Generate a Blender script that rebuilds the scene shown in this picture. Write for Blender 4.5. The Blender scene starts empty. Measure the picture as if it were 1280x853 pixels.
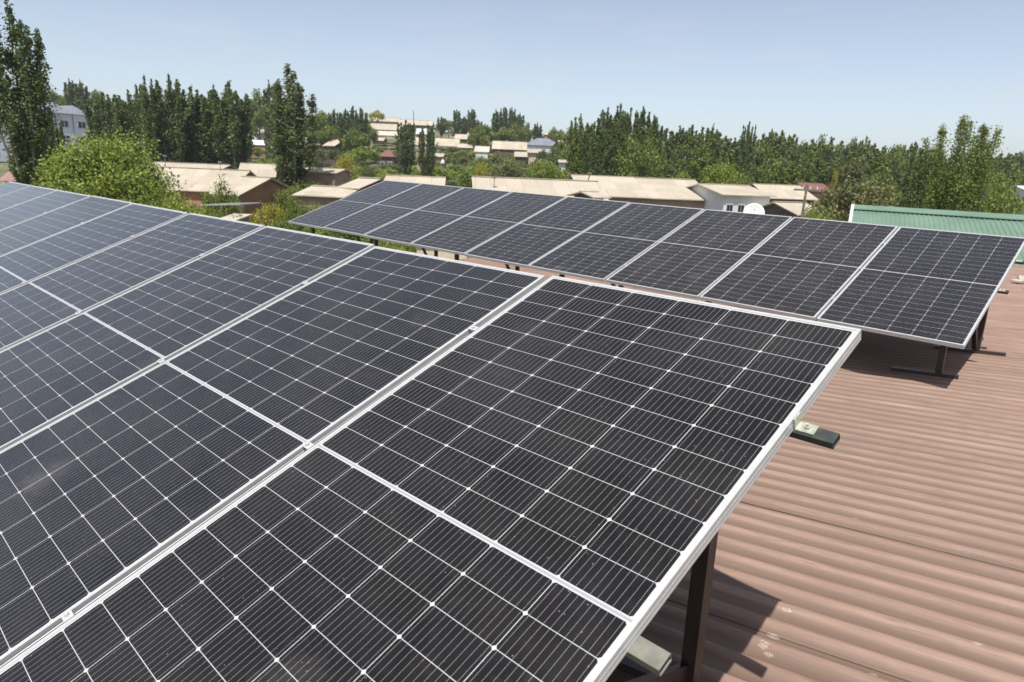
import bpy, math, random
import numpy as np
from mathutils import Vector, Matrix

C = bpy.context.scene.collection
SC = bpy.context.scene
# ------------------------------------------------------------------ camera
EYE = 6.4
FPX = 854.9                      # focal length in pixels of a 1280 wide picture
M = np.array([[0.9992009587, 0.0399680383, 0.0],
              [0.0097194625, -0.2429865617, 0.9699809601],
              [0.0387682362, -0.9692059052, -0.2431808733]])   # camera axes (right, down, forward) -> world
cam_data = bpy.data.cameras.new('camera')
cam = bpy.data.objects.new('camera', cam_data); C.objects.link(cam)
R_, D_, F_ = M[:, 0], M[:, 1], M[:, 2]
cam.matrix_world = Matrix(((R_[0], -D_[0], -F_[0], 0), (R_[1], -D_[1], -F_[1], 0), (R_[2], -D_[2], -F_[2], EYE), (0, 0, 0, 1)))
cam_data.sensor_width = 36; cam_data.lens = FPX / 1280 * 36
cam_data.clip_start = 0.05; cam_data.clip_end = 6000
cam_data.dof.use_dof = True; cam_data.dof.focus_distance = 2.6; cam_data.dof.aperture_fstop = 6.3
SC.camera = cam
# ------------------------------------------------------------------ light
SUN = Vector((-0.1098, -0.4112, 0.9049)).normalized()
w = bpy.data.worlds.new('World'); SC.world = w; w.use_nodes = True
nt = w.node_tree
sky = nt.nodes.new('ShaderNodeTexSky'); sky.sky_type = 'NISHITA'; sky.sun_disc = False
sky.sun_elevation = math.asin(SUN.z); sky.sun_rotation = math.atan2(SUN.x, SUN.y)
sky.altitude = 0; sky.air_density = 0.8; sky.dust_density = 1.0; sky.ozone_density = 1.0
bg = nt.nodes['Background']; bg.inputs[1].default_value = 0.14
tintn = nt.nodes.new('ShaderNodeMix'); tintn.data_type = 'RGBA'; tintn.blend_type = 'MULTIPLY'; tintn.inputs[0].default_value = 1.0; tintn.inputs[7].default_value = (1.035, 1.01, 0.985, 1)
hs = nt.nodes.new('ShaderNodeHueSaturation'); hs.inputs['Saturation'].default_value = 0.72
nt.links.new(sky.outputs[0], hs.inputs['Color']); nt.links.new(hs.outputs[0], tintn.inputs[6]); 
# a few faint fair-weather clouds low over the horizon
tcw = nt.nodes.new('ShaderNodeTexCoord'); mpw = nt.nodes.new('ShaderNodeMapping'); mpw.inputs['Scale'].default_value = (5.0, 5.0, 22.0)
nzw = nt.nodes.new('ShaderNodeTexNoise'); nzw.inputs['Scale'].default_value = 1.3; nzw.inputs['Detail'].default_value = 7; nzw.inputs['Roughness'].default_value = 0.55
nt.links.new(tcw.outputs['Generated'], mpw.inputs[0]); nt.links.new(mpw.outputs[0], nzw.inputs['Vector'])
rmw = nt.nodes.new('ShaderNodeValToRGB'); rmw.color_ramp.elements[0].position = 0.54; rmw.color_ramp.elements[0].color = (0, 0, 0, 1); rmw.color_ramp.elements[1].position = 0.80; rmw.color_ramp.elements[1].color = (0.32, 0.32, 0.32, 1)
nt.links.new(nzw.outputs['Fac'], rmw.inputs[0])
spw = nt.nodes.new('ShaderNodeSeparateXYZ'); nt.links.new(tcw.outputs['Generated'], spw.inputs[0])
lww = nt.nodes.new('ShaderNodeMapRange'); lww.inputs[1].default_value = 0.10; lww.inputs[2].default_value = 0.26; lww.inputs[3].default_value = 1.0; lww.inputs[4].default_value = 0.12
nt.links.new(spw.outputs[2], lww.inputs[0])
mlw = nt.nodes.new('ShaderNodeMath'); mlw.operation = 'MULTIPLY'; nt.links.new(rmw.outputs[0], mlw.inputs[0]); nt.links.new(lww.outputs[0], mlw.inputs[1])
clw = nt.nodes.new('ShaderNodeMix'); clw.data_type = 'RGBA'; clw.inputs[7].default_value = (5.2, 4.9, 4.95, 1)
nt.links.new(mlw.outputs[0], clw.inputs[0]); nt.links.new(tintn.outputs[2], clw.inputs[6]); nt.links.new(clw.outputs[2], bg.inputs[0])
sd = bpy.data.lights.new('sun', 'SUN'); sd.energy = 5.0; sd.angle = math.radians(0.53); sd.color = (1.0, 0.955, 0.89)
so = bpy.data.objects.new('sun', sd); C.objects.link(so); so.rotation_euler = SUN.to_track_quat('Z', 'Y').to_euler()
SC.view_settings.view_transform = 'Standard'; SC.view_settings.look = 'None'
SC.view_settings.exposure = 0.2; SC.view_settings.gamma = 1; SC.view_settings.use_curve_mapping = False

# ------------------------------------------------------------------ helpers
rng = np.random.default_rng(7)
def hy(x): return 212 + 0.04 * (x - 640)
def P(x, y, d):
    """world point seen at picture position x, y (1280 wide) at forward distance d"""
    r = M @ np.array([(x - 640) / FPX, (y - 426.5) / FPX, 1.0])
    return Vector(r / r[1] * d) + Vector((0, 0, EYE))
def tag(o, label=None, cat=None, group=None, kind=None):
    if label: o['label'] = label
    if cat: o['category'] = cat
    if group: o['group'] = group
    if kind: o['kind'] = kind
    return o
def empty(name, loc, label, cat, group=None, rz=0.0):
    o = bpy.data.objects.new(name, None); C.objects.link(o); o.empty_display_size = 0.2
    o.location = loc; o.rotation_euler = (0, 0, rz)
    return tag(o, label, cat, group)
class MB:
    def __init__(s): s.v = []; s.f = []; s.mi = []
    def add(s, vs, fs, mi=0):
        b = len(s.v); s.v += [tuple(a) for a in vs]; s.f += [tuple(b + i for i in f) for f in fs]; s.mi += [mi] * len(fs)
    def box(s, c, d, mi=0, rot=None):
        c = Vector(c); vs = []
        for sx in (-.5, .5):
            for sy in (-.5, .5):
                for sz in (-.5, .5):
                    q = Vector((sx * d[0], sy * d[1], sz * d[2])); vs.append(c + (rot @ q if rot else q))
        s.add(vs, [(0, 1, 3, 2), (4, 6, 7, 5), (0, 4, 5, 1), (2, 3, 7, 6), (0, 2, 6, 4), (1, 5, 7, 3)], mi)
    def bar(s, a, b, side, w_, h_, mi=0, hollow=0.0):
        """square tube from a to b; side = direction of its width"""
        a = Vector(a); b = Vector(b); ax = (b - a).normalized(); sd_ = Vector(side); sd_ = (sd_ - ax * sd_.dot(ax)).normalized(); up = ax.cross(sd_)
        def ring(p, k=0.0): return [p + sd_ * (i * (w_ / 2 - k)) + up * (j * (h_ / 2 - k)) for i, j in ((-1, -1), (1, -1), (1, 1), (-1, 1))]
        A, B = ring(a), ring(b)
        q = [(0, 1, 5, 4), (1, 2, 6, 5), (2, 3, 7, 6), (3, 0, 4, 7)]
        if not hollow: s.add(A + B, q + [(3, 2, 1, 0), (4, 5, 6, 7)], mi); return
        A2, B2 = ring(a, hollow), ring(b, hollow)
        s.add(A + B + A2 + B2, q + [tuple(reversed([i + 8 for i in f])) for f in q] + [(i, 8 + i, 8 + (i + 1) % 4, (i + 1) % 4) for i in range(4)] + [(4 + i, 4 + (i + 1) % 4, 12 + (i + 1) % 4, 12 + i) for i in range(4)], mi)
    def cyl(s, a, b, r0, r1=None, n=8, mi=0, cap=True):
        a = Vector(a); b = Vector(b); r1 = r0 if r1 is None else r1; ax = (b - a).normalized()
        t = Vector((1, 0, 0)) if abs(ax.x) < .9 else Vector((0, 1, 0)); e1 = ax.cross(t).normalized(); e2 = ax.cross(e1)
        vs = [p + (e1 * math.cos(2 * math.pi * i / n) + e2 * math.sin(2 * math.pi * i / n)) * r for p, r in ((a, r0), (b, r1)) for i in range(n)]
        fs = [(i, (i + 1) % n, n + (i + 1) % n, n + i) for i in range(n)]
        if cap: fs += [tuple(range(n - 1, -1, -1)), tuple(range(n, 2 * n))]
        s.add(vs, fs, mi)
    def build(s, name, mats, parent=None, smooth=False, off=None):
        me = bpy.data.meshes.new(name)
        v = s.v if off is None else [(a[0] - off[0], a[1] - off[1], a[2] - off[2]) for a in s.v]
        me.from_pydata(v, [], s.f)
        for m in (mats if isinstance(mats, (list, tuple)) else [mats]): me.materials.append(m)
        me.polygons.foreach_set('material_index', s.mi)
        if smooth: me.polygons.foreach_set('use_smooth', [True] * len(s.f))
        me.update()
        return link(name, me, parent)
def link(name, me, parent=None):
    o = bpy.data.objects.new(name, me); C.objects.link(o)
    if parent: o.parent = parent
    return o
def bevel(o, w_=0.002, seg=1):
    m = o.modifiers.new('bevel', 'BEVEL'); m.width = w_; m.segments = seg; m.limit_method = 'ANGLE'
    return o

# ------------------------------------------------------------------ materials
class X:
    """tiny expression wrapper over shader math nodes"""
    nt = None
    def __init__(s, o): s.o = o
    def _m(op, *a):
        n = X.nt.nodes.new('ShaderNodeMath'); n.operation = op
        for i, q in enumerate(a):
            if isinstance(q, X): X.nt.links.new(q.o, n.inputs[i])
            else: n.inputs[i].default_value = q
        return X(n.outputs[0])
    def __add__(s, q): return X._m('ADD', s, q)
    def __sub__(s, q): return X._m('SUBTRACT', s, q)
    def __rsub__(s, q): return X._m('SUBTRACT', q, s)
    def __mul__(s, q): return X._m('MULTIPLY', s, q)
    def __truediv__(s, q): return X._m('DIVIDE', s, q)
    def mod(s, q): return X._m('FLOORED_MODULO', s, q)
    def floor(s): return X._m('FLOOR', s)
    def abs(s): return X._m('ABSOLUTE', s)
    def lt(s, q): return X._m('LESS_THAN', s, q)
    def gt(s, q): return X._m('GREATER_THAN', s, q)
    def min(s, q): return X._m('MINIMUM', s, q)
    def max(s, q): return X._m('MAXIMUM', s, q)
def newmat(name):
    m = bpy.data.materials.new(name); m.use_nodes = True; X.nt = m.node_tree
    return m, m.node_tree, m.node_tree.nodes['Principled BSDF']
def N(t, **kw):
    n = X.nt.nodes.new(t)
    for k, v in kw.items(): setattr(n, k, v)
    return n
def L(a, b): X.nt.links.new(a, b)
def noise(scale, detail=4, rough=0.55, vec=None, sc3=None):
    n = N('ShaderNodeTexNoise'); n.inputs['Scale'].default_value = scale; n.inputs['Detail'].default_value = detail; n.inputs['Roughness'].default_value = rough
    if vec is None: vec = N('ShaderNodeTexCoord').outputs['Object']
    if sc3:
        mp = N('ShaderNodeMapping'); mp.inputs['Scale'].default_value = sc3; L(vec, mp.inputs[0]); vec = mp.outputs[0]
    L(vec, n.inputs['Vector']); return n.outputs['Fac']
def ramp(fac, stops):
    r = N('ShaderNodeValToRGB'); e = r.color_ramp.elements
    while len(e) < len(stops): e.new(0.5)
    for i, (p, c) in enumerate(stops): e[i].position = p; e[i].color = (*c, 1) if len(c) == 3 else c
    L(fac, r.inputs[0]); return r.outputs[0]
def mix(f, a, b):
    n = N('ShaderNodeMix', data_type='RGBA')
    for s_, q in ((n.inputs[0], f), (n.inputs[6], a), (n.inputs[7], b)):
        if isinstance(q, X): L(q.o, s_)
        elif hasattr(q, 'links'): L(q, s_)
        else: s_.default_value = q if isinstance(q, (int, float)) else (*q, 1)
    return n.outputs[2]
def bump(h, strength, dist, bs):
    b = N('ShaderNodeBump'); b.inputs['Strength'].default_value = strength; b.inputs['Distance'].default_value = dist
    L(h, b.inputs['Height']); L(b.outputs[0], bs.inputs['Normal'])
def plain(name, col, rough=0.6, metal=0.0, var=0.12, scale=6.0, spec=0.5):
    m, nt, b = newmat(name)
    f = noise(scale, 5)
    c0 = tuple(max(0, x * (1 - var)) for x in col); c1 = tuple(min(1, x * (1 + var)) for x in col)
    L(ramp(f, [(0.3, c0), (0.7, c1)]), b.inputs['Base Color'])
    b.inputs['Roughness'].default_value = rough; b.inputs['Metallic'].default_value = metal; b.inputs['Specular IOR Level'].default_value = spec
    return m
ALU = plain('aluminium', (0.58, 0.585, 0.57), 0.42, 0.35, 0.06, 30)
STEEL = plain('brown_steel', (0.040, 0.027, 0.023), 0.45, 0, 0.3, 12)
BLACKST = plain('dark_grey_steel', (0.045, 0.052, 0.048), 0.45, 0, 0.35, 25)
GALV = plain('galvanised_steel', (0.20, 0.195, 0.16), 0.5, 0.2, 0.25, 25)
ZINC = plain('zinc', (0.46, 0.48, 0.39), 0.45, 0.3, 0.3, 60)
BACK = plain('back_sheet', (0.20, 0.20, 0.21), 0.5)
BARK = plain('bark', (0.16, 0.13, 0.10), 0.9, 0, 0.4, 8)
PALEBARK = plain('pale_bark', (0.34, 0.31, 0.26), 0.9, 0, 0.3, 8)
GLASSD = plain('window_glass', (0.03, 0.035, 0.045), 0.08, 0, 0.2)
WHITEP = plain('white_paint', (0.62, 0.62, 0.60), 0.5, 0, 0.05)
DARKW = plain('dark_wood', (0.06, 0.045, 0.035), 0.8)

def cell_material():
    m, nt, b = newmat('solar_cells')
    tc = N('ShaderNodeTexCoord'); sep = N('ShaderNodeSeparateXYZ'); L(tc.outputs['Object'], sep.inputs[0])
    u, v = X(sep.outputs[0]), X(sep.outputs[1])
    CW, GP, CH, GV = 0.1842, 0.0019, 0.0911, 0.0016
    u1 = u - (1.148 - 6 * CW - 5 * GP) / 2
    fu = u1.mod(CW + GP)
    inu = fu.lt(CW) * u1.gt(0) * u1.lt(6 * (CW + GP) - GP)
    va = (v - 1.135).abs()
    v1 = va - 0.0068
    fv = v1.mod(CH + GV)
    inv = fv.lt(CH) * v1.gt(0) * v1.lt(12 * (CH + GV) - GV)
    du = fu.min(CW - fu); dv = fv.min(CH - fv)
    cham = (du + dv).gt(0.0052)
    cell = inu * inv * cham
    bus = ((fu.mod(CW / 10) - CW / 20).abs()).lt(0.00050)
    # tone of each cell and panel
    at = N('ShaderNodeAttribute', attribute_type='OBJECT', attribute_name='tint')
    tone = ramp(at.outputs['Fac'], [(0.0, (0.0036, 0.0034, 0.0078)), (0.5, (0.0042, 0.0036, 0.0042)), (1.0, (0.0090, 0.0066, 0.0042))])
    cv = N('ShaderNodeCombineXYZ'); L((u1 / (CW + GP)).floor().o, cv.inputs[0]); L((v / (CH + GV)).floor().o, cv.inputs[1]); L(at.outputs['Fac'], cv.inputs[2])
    wn = N('ShaderNodeTexWhiteNoise', noise_dimensions='3D'); L(cv.outputs[0], wn.inputs[0])
    tone = mix((X(wn.outputs['Value'])) * 0.5, tone, (0.0060, 0.0050, 0.0072))
    fing = (v * 620.0).mod(1.0).lt(0.32) * 0.012               # silver fingers across each cell
    tone = mix(fing, tone, (0.16, 0.16, 0.17))
    tone = mix(bus, tone, (0.20, 0.20, 0.21))
    white = mix((va.lt(0.0032)) * 1.0, (0.47, 0.47, 0.47), (0.30, 0.31, 0.33))
    col = mix(cell, white, tone)
    # dust film, streaks and specks lying on the glass
    off = N('ShaderNodeVectorMath', operation='ADD'); L(tc.outputs['Object'], off.inputs[0])
    ofc = N('ShaderNodeCombineXYZ'); L((X(at.outputs['Fac']) * 37.0).o, ofc.inputs[0]); L(ofc.outputs[0], off.inputs[1])
    dn = X(noise(2.3, 6, 0.62, off.outputs[0])); dn2 = X(noise(22, 4, 0.6, off.outputs[0]))
    dust = ((dn - 0.42).max(0.0) * 0.10) + ((dn2 - 0.5).max(0.0) * 0.06) + 0.003
    sp = N('ShaderNodeTexVoronoi'); sp.inputs['Scale'].default_value = 75; L(off.outputs[0], sp.inputs['Vector'])
    sc_ = N('ShaderNodeSeparateColor'); L(sp.outputs['Color'], sc_.inputs[0])
    speck = X(sp.outputs['Distance']).lt(0.13) * X(sc_.outputs[0]).gt(0.93)
    smu = N('ShaderNodeTexVoronoi'); smu.inputs['Scale'].default_value = 1.6; L(off.outputs[0], smu.inputs['Vector'])
    sm = (0.17 - (X(smu.outputs['Distance']) + (dn2 - 0.5) * 0.30)).max(0.0) * 0.5
    dust = (dust + speck * 0.35 + sm).min(0.6)
    col = mix(dust, col, (0.42, 0.39, 0.35))
    L(col, b.inputs['Base Color'])
    rg = (dn * 0.14) + 0.07
    L(rg.o, b.inputs['Roughness']); b.inputs['IOR'].default_value = 1.37
    b.inputs['Specular IOR Level'].default_value = 0.5
    b.inputs['Sheen Weight'].default_value = 0.07; b.inputs['Sheen Roughness'].default_value = 0.55; b.inputs['Sheen Tint'].default_value = (1.0, 0.93, 0.84, 1)
    return m
CELLS = cell_material()

def roof_brown():
    m, nt, b = newmat('brown_corrugated')
    ob = N('ShaderNodeTexCoord').outputs['Object']; sep = N('ShaderNodeSeparateXYZ'); L(ob, sep.inputs[0])
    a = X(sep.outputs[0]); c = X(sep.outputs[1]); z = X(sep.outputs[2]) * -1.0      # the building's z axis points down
    n1 = X(noise(1.1, 6, 0.6, ob, (0.35, 2.2, 1))); n2 = X(noise(9, 6, 0.65, ob, (0.25, 2.5, 1))); n3 = X(noise(60, 3, 0.6, ob, (0.3, 1, 1))); n5 = X(noise(110, 5, 0.75, ob, (0.05, 1.0, 1))); n6 = X(noise(3.0, 3, 0.6, ob, (0.5, 1.5, 1)))
    base = ramp((n1 * 0.5 + n2 * 0.5).o, [(0.30, (0.175, 0.108, 0.082)), (0.5, (0.258, 0.166, 0.126)), (0.70, (0.345, 0.235, 0.182))])
    # valley grime that doubles as painted shade between the ribs, broken up by noise
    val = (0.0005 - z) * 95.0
    grime_shade = (val * (n2 * 1.5 + 0.1)).max(0.0).min(0.95)
    base = mix((((n5 - 0.50) * 6.0).max(0.0) * (n6 * 3.4 - 1.1).max(0.0)).min(0.7), base, (0.135, 0.098, 0.088))
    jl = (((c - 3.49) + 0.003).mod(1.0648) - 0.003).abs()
    base = mix(jl.lt(0.0022) * (n6 * 4.0 - 1.75).max(0.0).min(0.8), base, (0.02, 0.015, 0.012))  # shade of the gap at each sheet lap, painted as a broken dark line
    col = mix(grime_shade * 0.85, base, (0.150, 0.103, 0.076))
    pale = (n2 + n3 * 0.5 - 0.92).max(0.0).min(0.4) * 1.6
    col = mix(pale, col, (0.46, 0.34, 0.28))
    # a few dried mortar splashes
    n4 = X(noise(170, 3, 0.6, ob))
    SPL = [(967, 770), (984, 762), (968, 790), (961, 813), (955, 806), (1105, 814), (1092, 839), (1232, 853), (1091, 737), (1221, 807), (1069, 645), (1063, 733)]
    mask = None
    for i, (x, y) in enumerate(SPL):
        q = roof_local(roof_hit(x, y)); r = 0.008 + 0.007 * ((i * 7) % 5) / 4
        dx = a - q.x; dy = c - q.y
        d2 = (dx * dx * 0.5 + dy * dy) + (n3 - 0.5) * 0.0009 + (n4 - 0.5) * 0.0006
        k = d2.lt(r * r); mask = k if mask is None else mask.max(k)
    col = mix(mask * ((n4 - 0.36) * 1.6).max(0.0).min(0.55), col, (0.66, 0.63, 0.52))
    L(col, b.inputs['Base Color']); b.inputs['Roughness'].default_value = 0.62; b.inputs['Specular IOR Level'].default_value = 0.35
    bump((n3 * 0.5 + n2 + n5 * 0.5).o, 0.4, 0.004, b)
    return m
def slate(name, col, var=0.16):
    m, nt, b = newmat(name)
    ob = N('ShaderNodeTexCoord').outputs['Object']; sep = N('ShaderNodeSeparateXYZ'); L(ob, sep.inputs[0])
    n1 = X(noise(0.6, 6, 0.6, ob)); n2 = X(noise(3.5, 5, 0.65, ob, (2.5, 0.5, 1)))
    lo = tuple(x * (1 - var * 1.5) for x in col); hi = tuple(min(1, x * (1 + var)) for x in col)
    c = ramp((n1 * 0.5 + n2 * 0.5).o, [(0.33, lo), (0.5, col), (0.66, hi)])
    x_ = X(sep.outputs[0]); y_ = X(sep.outputs[1])
    cv = N('ShaderNodeCombineXYZ'); L((x_ / 1.05).floor().o, cv.inputs[0]); L((y_ / 1.6).floor().o, cv.inputs[1])
    oi = N('ShaderNodeObjectInfo'); L(oi.outputs['Random'], cv.inputs[2]); wn = N('ShaderNodeTexWhiteNoise', noise_dimensions='3D'); L(cv.outputs[0], wn.inputs[0])
    c = mix((X(wn.outputs['Value']) - 0.30).max(0.0) * 0.62, c, tuple(q * 0.62 for q in col))
    c = mix(X(oi.outputs['Random']) * 0.35, c, tuple(q * f_ for q, f_ in zip(col, (0.78, 0.82, 0.88))))
    lich = (n1 * 0.6 + n2 * 0.6 - 0.66).max(0.0) * 3.0
    c = mix(lich.min(0.5), c, (0.24, 0.21, 0.17))
    seam = (x_.mod(1.05).lt(0.05)).max(y_.mod(1.6).lt(0.06))
    c = mix(seam * 0.30, c, tuple(x * 0.5 for x in col))
    L(c, b.inputs['Base Color']); b.inputs['Roughness'].default_value = 0.8; b.inputs['Specular IOR Level'].default_value = 0.2
    h = X._m('SINE', x_ * (2 * math.pi / 0.15)); bump(h.o, 0.5, 0.03, b)
    return m
CREAM = slate('cream_slate', (0.50, 0.435, 0.34))
PALE = slate('pale_slate', (0.58, 0.53, 0.44))
GREYR = slate('grey_sheet', (0.22, 0.23, 0.27))
REDR = slate('red_sheet', (0.23, 0.115, 0.095))
PINKR = slate('pink_sheet', (0.36, 0.22, 0.19))
WHITER = slate('white_sheet', (0.62, 0.64, 0.66), 0.06)
W_ORANGE = plain('orange_render', (0.33, 0.18, 0.10), 0.9, 0, 0.25, 1.5)
W_MUD = plain('mud_wall', (0.30, 0.22, 0.16), 0.95, 0, 0.25, 1.5)
W_WHITE = plain('whitewash', (0.66, 0.66, 0.66), 0.9, 0, 0.10, 1.5)
W_BLUE = plain('pale_blue_render', (0.56, 0.60, 0.68), 0.9, 0, 0.06, 1.0)
W_CREAM = plain('cream_render', (0.60, 0.50, 0.36), 0.9, 0, 0.15, 1.2)
W_DARK = plain('weathered_planks', (0.12, 0.09, 0.07), 0.9, 0, 0.4, 4)

def leaf_material(name, dark, light, trans=0.40):
    m, nt, b = newmat(name)
    at = N('ShaderNodeAttribute', attribute_name='leaf')
    n = X(noise(0.55, 3, 0.6)) - 0.5
    f = (X(at.outputs['Fac']) * 0.75 + n * 0.9 + 0.12)
    col = ramp(f.o, [(0.05, tuple(q * 1.45 for q in dark)), (0.95, (light[0] * 1.95, light[1] * 1.85, light[2] * 1.5))])
    L(col, b.inputs['Base Color']); b.inputs['Roughness'].default_value = 0.5; b.inputs['Specular IOR Level'].default_value = 0.32
    tr = N('ShaderNodeBsdfTranslucent'); L(col, tr.inputs[0])
    mx = N('ShaderNodeMixShader'); mx.inputs[0].default_value = trans
    L(b.outputs[0], mx.inputs[1]); L(tr.outputs[0], mx.inputs[2]); L(mx.outputs[0], nt.nodes['Material Output'].inputs[0])
    return m
LF = {
 'poplar': leaf_material('poplar_leaves', (0.036, 0.055, 0.020), (0.105, 0.140, 0.048)),
 'silver': leaf_material('silver_leaves', (0.045, 0.062, 0.026), (0.150, 0.180, 0.085)),
 'mid': leaf_material('mid_leaves', (0.055, 0.078, 0.018), (0.150, 0.190, 0.048)),
 'lime': leaf_material('lime_leaves', (0.075, 0.105, 0.014), (0.190, 0.235, 0.055), 0.38),
 'yellow': leaf_material('yellow_leaves', (0.10, 0.115, 0.018), (0.30, 0.27, 0.05), 0.35),
 'olive': leaf_material('olive_leaves', (0.055, 0.065, 0.028), (0.15, 0.16, 0.07)),
 'rust': leaf_material('rust_leaves', (0.09, 0.045, 0.025), (0.20, 0.11, 0.06)),
}

# ------------------------------------------------------------------ own roof
RN = Vector((-0.03731615, 0.024292, 0.99900821)).normalized()
RD = Vector((-0.8372376, 0.54502349, -0.04452636)).normalized()   # rib direction, falls to the left
RL = RN.cross(RD).normalized()
if RL.y < 0: RL = -RL
R0 = Vector((0, 0, EYE)) - RN * 1.62                              # roof point under the camera
def roof_hit(x, y):
    r = Vector(M @ np.array([(x - 640) / FPX, (y - 426.5) / FPX, 1.0]))
    return Vector((0, 0, EYE)) + r * (-1.62 / RN.dot(r))
def roof_local(p): q = p - R0; return Vector((q.dot(RD), q.dot(RL), q.dot(RN)))
def roof_z(x, y): return R0.z - (RN.x * (x - R0.x) + RN.y * (y - R0.y)) / RN.z
A0, A1, B0, B1 = -4.6, 9.66, -3.2, 18.1
bl = empty('corrugated_roof_building', R0, 'low building under the camera whose brown corrugated roof carries both rows of solar panels', 'building')
bl.rotation_euler = Matrix((RD, RL, RD.cross(RL))).transposed().to_euler()
sgn = 1 if RD.cross(RL).dot(RN) > 0 else -1
def roof_mesh():
    PIT = 0.1331; per = 12; SH = 8
    ph = 3.49                                                     # a sheet joint lies here
    # each sheet: seven waves, its near edge laps 3 mm over its neighbour
    mb = MB()
    k0 = math.floor((B0 - ph) / (PIT * SH)); k1 = math.ceil((B1 - ph) / (PIT * SH))
    cuts = [A0, -2.55, -0.80, 0.95, 2.70, 4.45, 6.20, 7.95, A1]
    for k in range(k0, k1):
        c0 = max(B0, ph + k * PIT * SH); c1 = min(B1, ph + (k + 1) * PIT * SH)
        if c1 - c0 < .05: continue
        n = int((c1 - c0) / PIT * per)
        for ci in range(len(cuts) - 1):
            r = random.Random(k * 31 + ci)
            dz = r.uniform(-.0012, .0012); ty = r.uniform(-.004, .004)
            a0, a1 = cuts[ci], cuts[ci + 1] + 0.10
            vs = []; lap = 0.0035
            for j, a in enumerate((a0, a1)):
                for i in range(n + 1):
                    c = c0 + (c1 - c0) * i / n
                    t = (c - ph) / PIT
                    zz = 0.0145 * (math.cos(2 * math.pi * (t - .42)) + .22 * math.cos(4 * math.pi * (t - .42))) - 0.016 + dz + (lap * (1 - (c - c0) / (c1 - c0)) + (0.004 if j else 0.010))
                    zz += 0.003 * math.sin(c * 1.7 + a * 2.1)
                    vs.append((a, c + ty * (1 if j else -1) + (0.003 if i == 0 else 0), sgn * zz))
            fs = [(i, i + 1, n + 2 + i, n + 1 + i) for i in range(n)]
            # visible thickness of the near edge
            b = len(vs); vs += [(v[0], v[1], v[2] - sgn * 0.005) for v in (vs[0], vs[n + 1])]
            fs.append((0, n + 1, b + 1, b))
            mb.add(vs, fs)
    return mb
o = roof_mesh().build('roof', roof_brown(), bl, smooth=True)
m = MB(); cx, cy = (A0 + A1) / 2, (B0 + B1) / 2
m.box((cx, cy, sgn * -2.45), (A1 - A0 - .7, B1 - B0 - .7, 4.6)); m.build('wall', W_CREAM, bl)
m = MB(); m.box((A1 - .01, cy, sgn * -.12), (.03, B1 - B0, .14)); m.box((cx, B1 - .02, sgn * -.12), (A1 - A0, .03, .14)); m.build('fascia', STEEL, bl)

# ------------------------------------------------------------------ solar arrays
def V3(*a): return Vector(a)
class Arr: pass
FA = Arr(); FA.u = V3(-0.7249481, 0.68880275, -0.00100719); FA.v = V3(-0.63890208, -0.67297384, -0.37270678); FA.o = V3(0.98241195, 1.88665804, 6.00228652); FA.g = 0.032
BA = Arr(); BA.u = V3(-0.73295519, 0.68011997, 0.01461201); BA.v = V3(-0.64502344, -0.68798655, -0.33259475); BA.o = V3(5.0466896, 6.84476434, 5.94108172); BA.g = 0.0223
for A in (FA, BA):
    A.u.normalize(); A.v = (A.v - A.u * A.v.dot(A.u)).normalized(); A.n = A.u.cross(A.v)
def at(A, u, v, w_=0.0): return A.o + A.u * u + A.v * v + A.n * w_
PW, PL = 1.148, 2.270
def frame_mesh():
    prof = [(.0115, -.0), (.0, -.0), (.0, -.0115), (.0012, -.0125), (.0012, -.0145), (0, -.0155), (0, -.026), (.0010, -.027), (.0010, -.0285), (0, -.0295), (0, -.035), (.028, -.035), (.028, -.0333), (.0016, -.0333), (.0016, -.0075), (.0115, -.0065)]
    mb = MB(); n = len(prof); vs = []
    for (cx_, cy_, sx, sy) in ((0, 0, 1, 1), (PW, 0, -1, 1), (PW, PL, -1, -1), (0, PL, 1, -1)):
        for (i, z) in prof: vs.append((cx_ + sx * i, cy_ + sy * i, z))
    fs = []
    for k in range(4):
        k2 = (k + 1) % 4
        for i in range(n):
            j = (i + 1) % n; fs.append((k * n + i, k * n + j, k2 * n + j, k2 * n + i))
    mb.add(vs, fs); return mb
def sheet(z0, lo):
    mb = MB(); e = .003
    mb.add([(e, e, z0), (PW - e, e, z0), (PW - e, PL - e, z0), (e, PL - e, z0)], [(0, 1, 2, 3) if not lo else (3, 2, 1, 0)]); return mb
def set_m(o, A, p, jit=(0, 0, 0)):
    Mx = Matrix(((A.u.x, A.v.x, A.n.x, p.x), (A.u.y, A.v.y, A.n.y, p.y), (A.u.z, A.v.z, A.n.z, p.z), (0, 0, 0, 1)))
    o.matrix_world = Mx @ Matrix.Rotation(jit[0], 4, 'X') @ Matrix.Rotation(jit[1], 4, 'Y') @ Matrix.Rotation(jit[2], 4, 'Z')
proto = None
ordn = ['', 'second', 'third', 'fourth', 'fifth', 'sixth', 'seventh', 'eighth', '']
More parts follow.
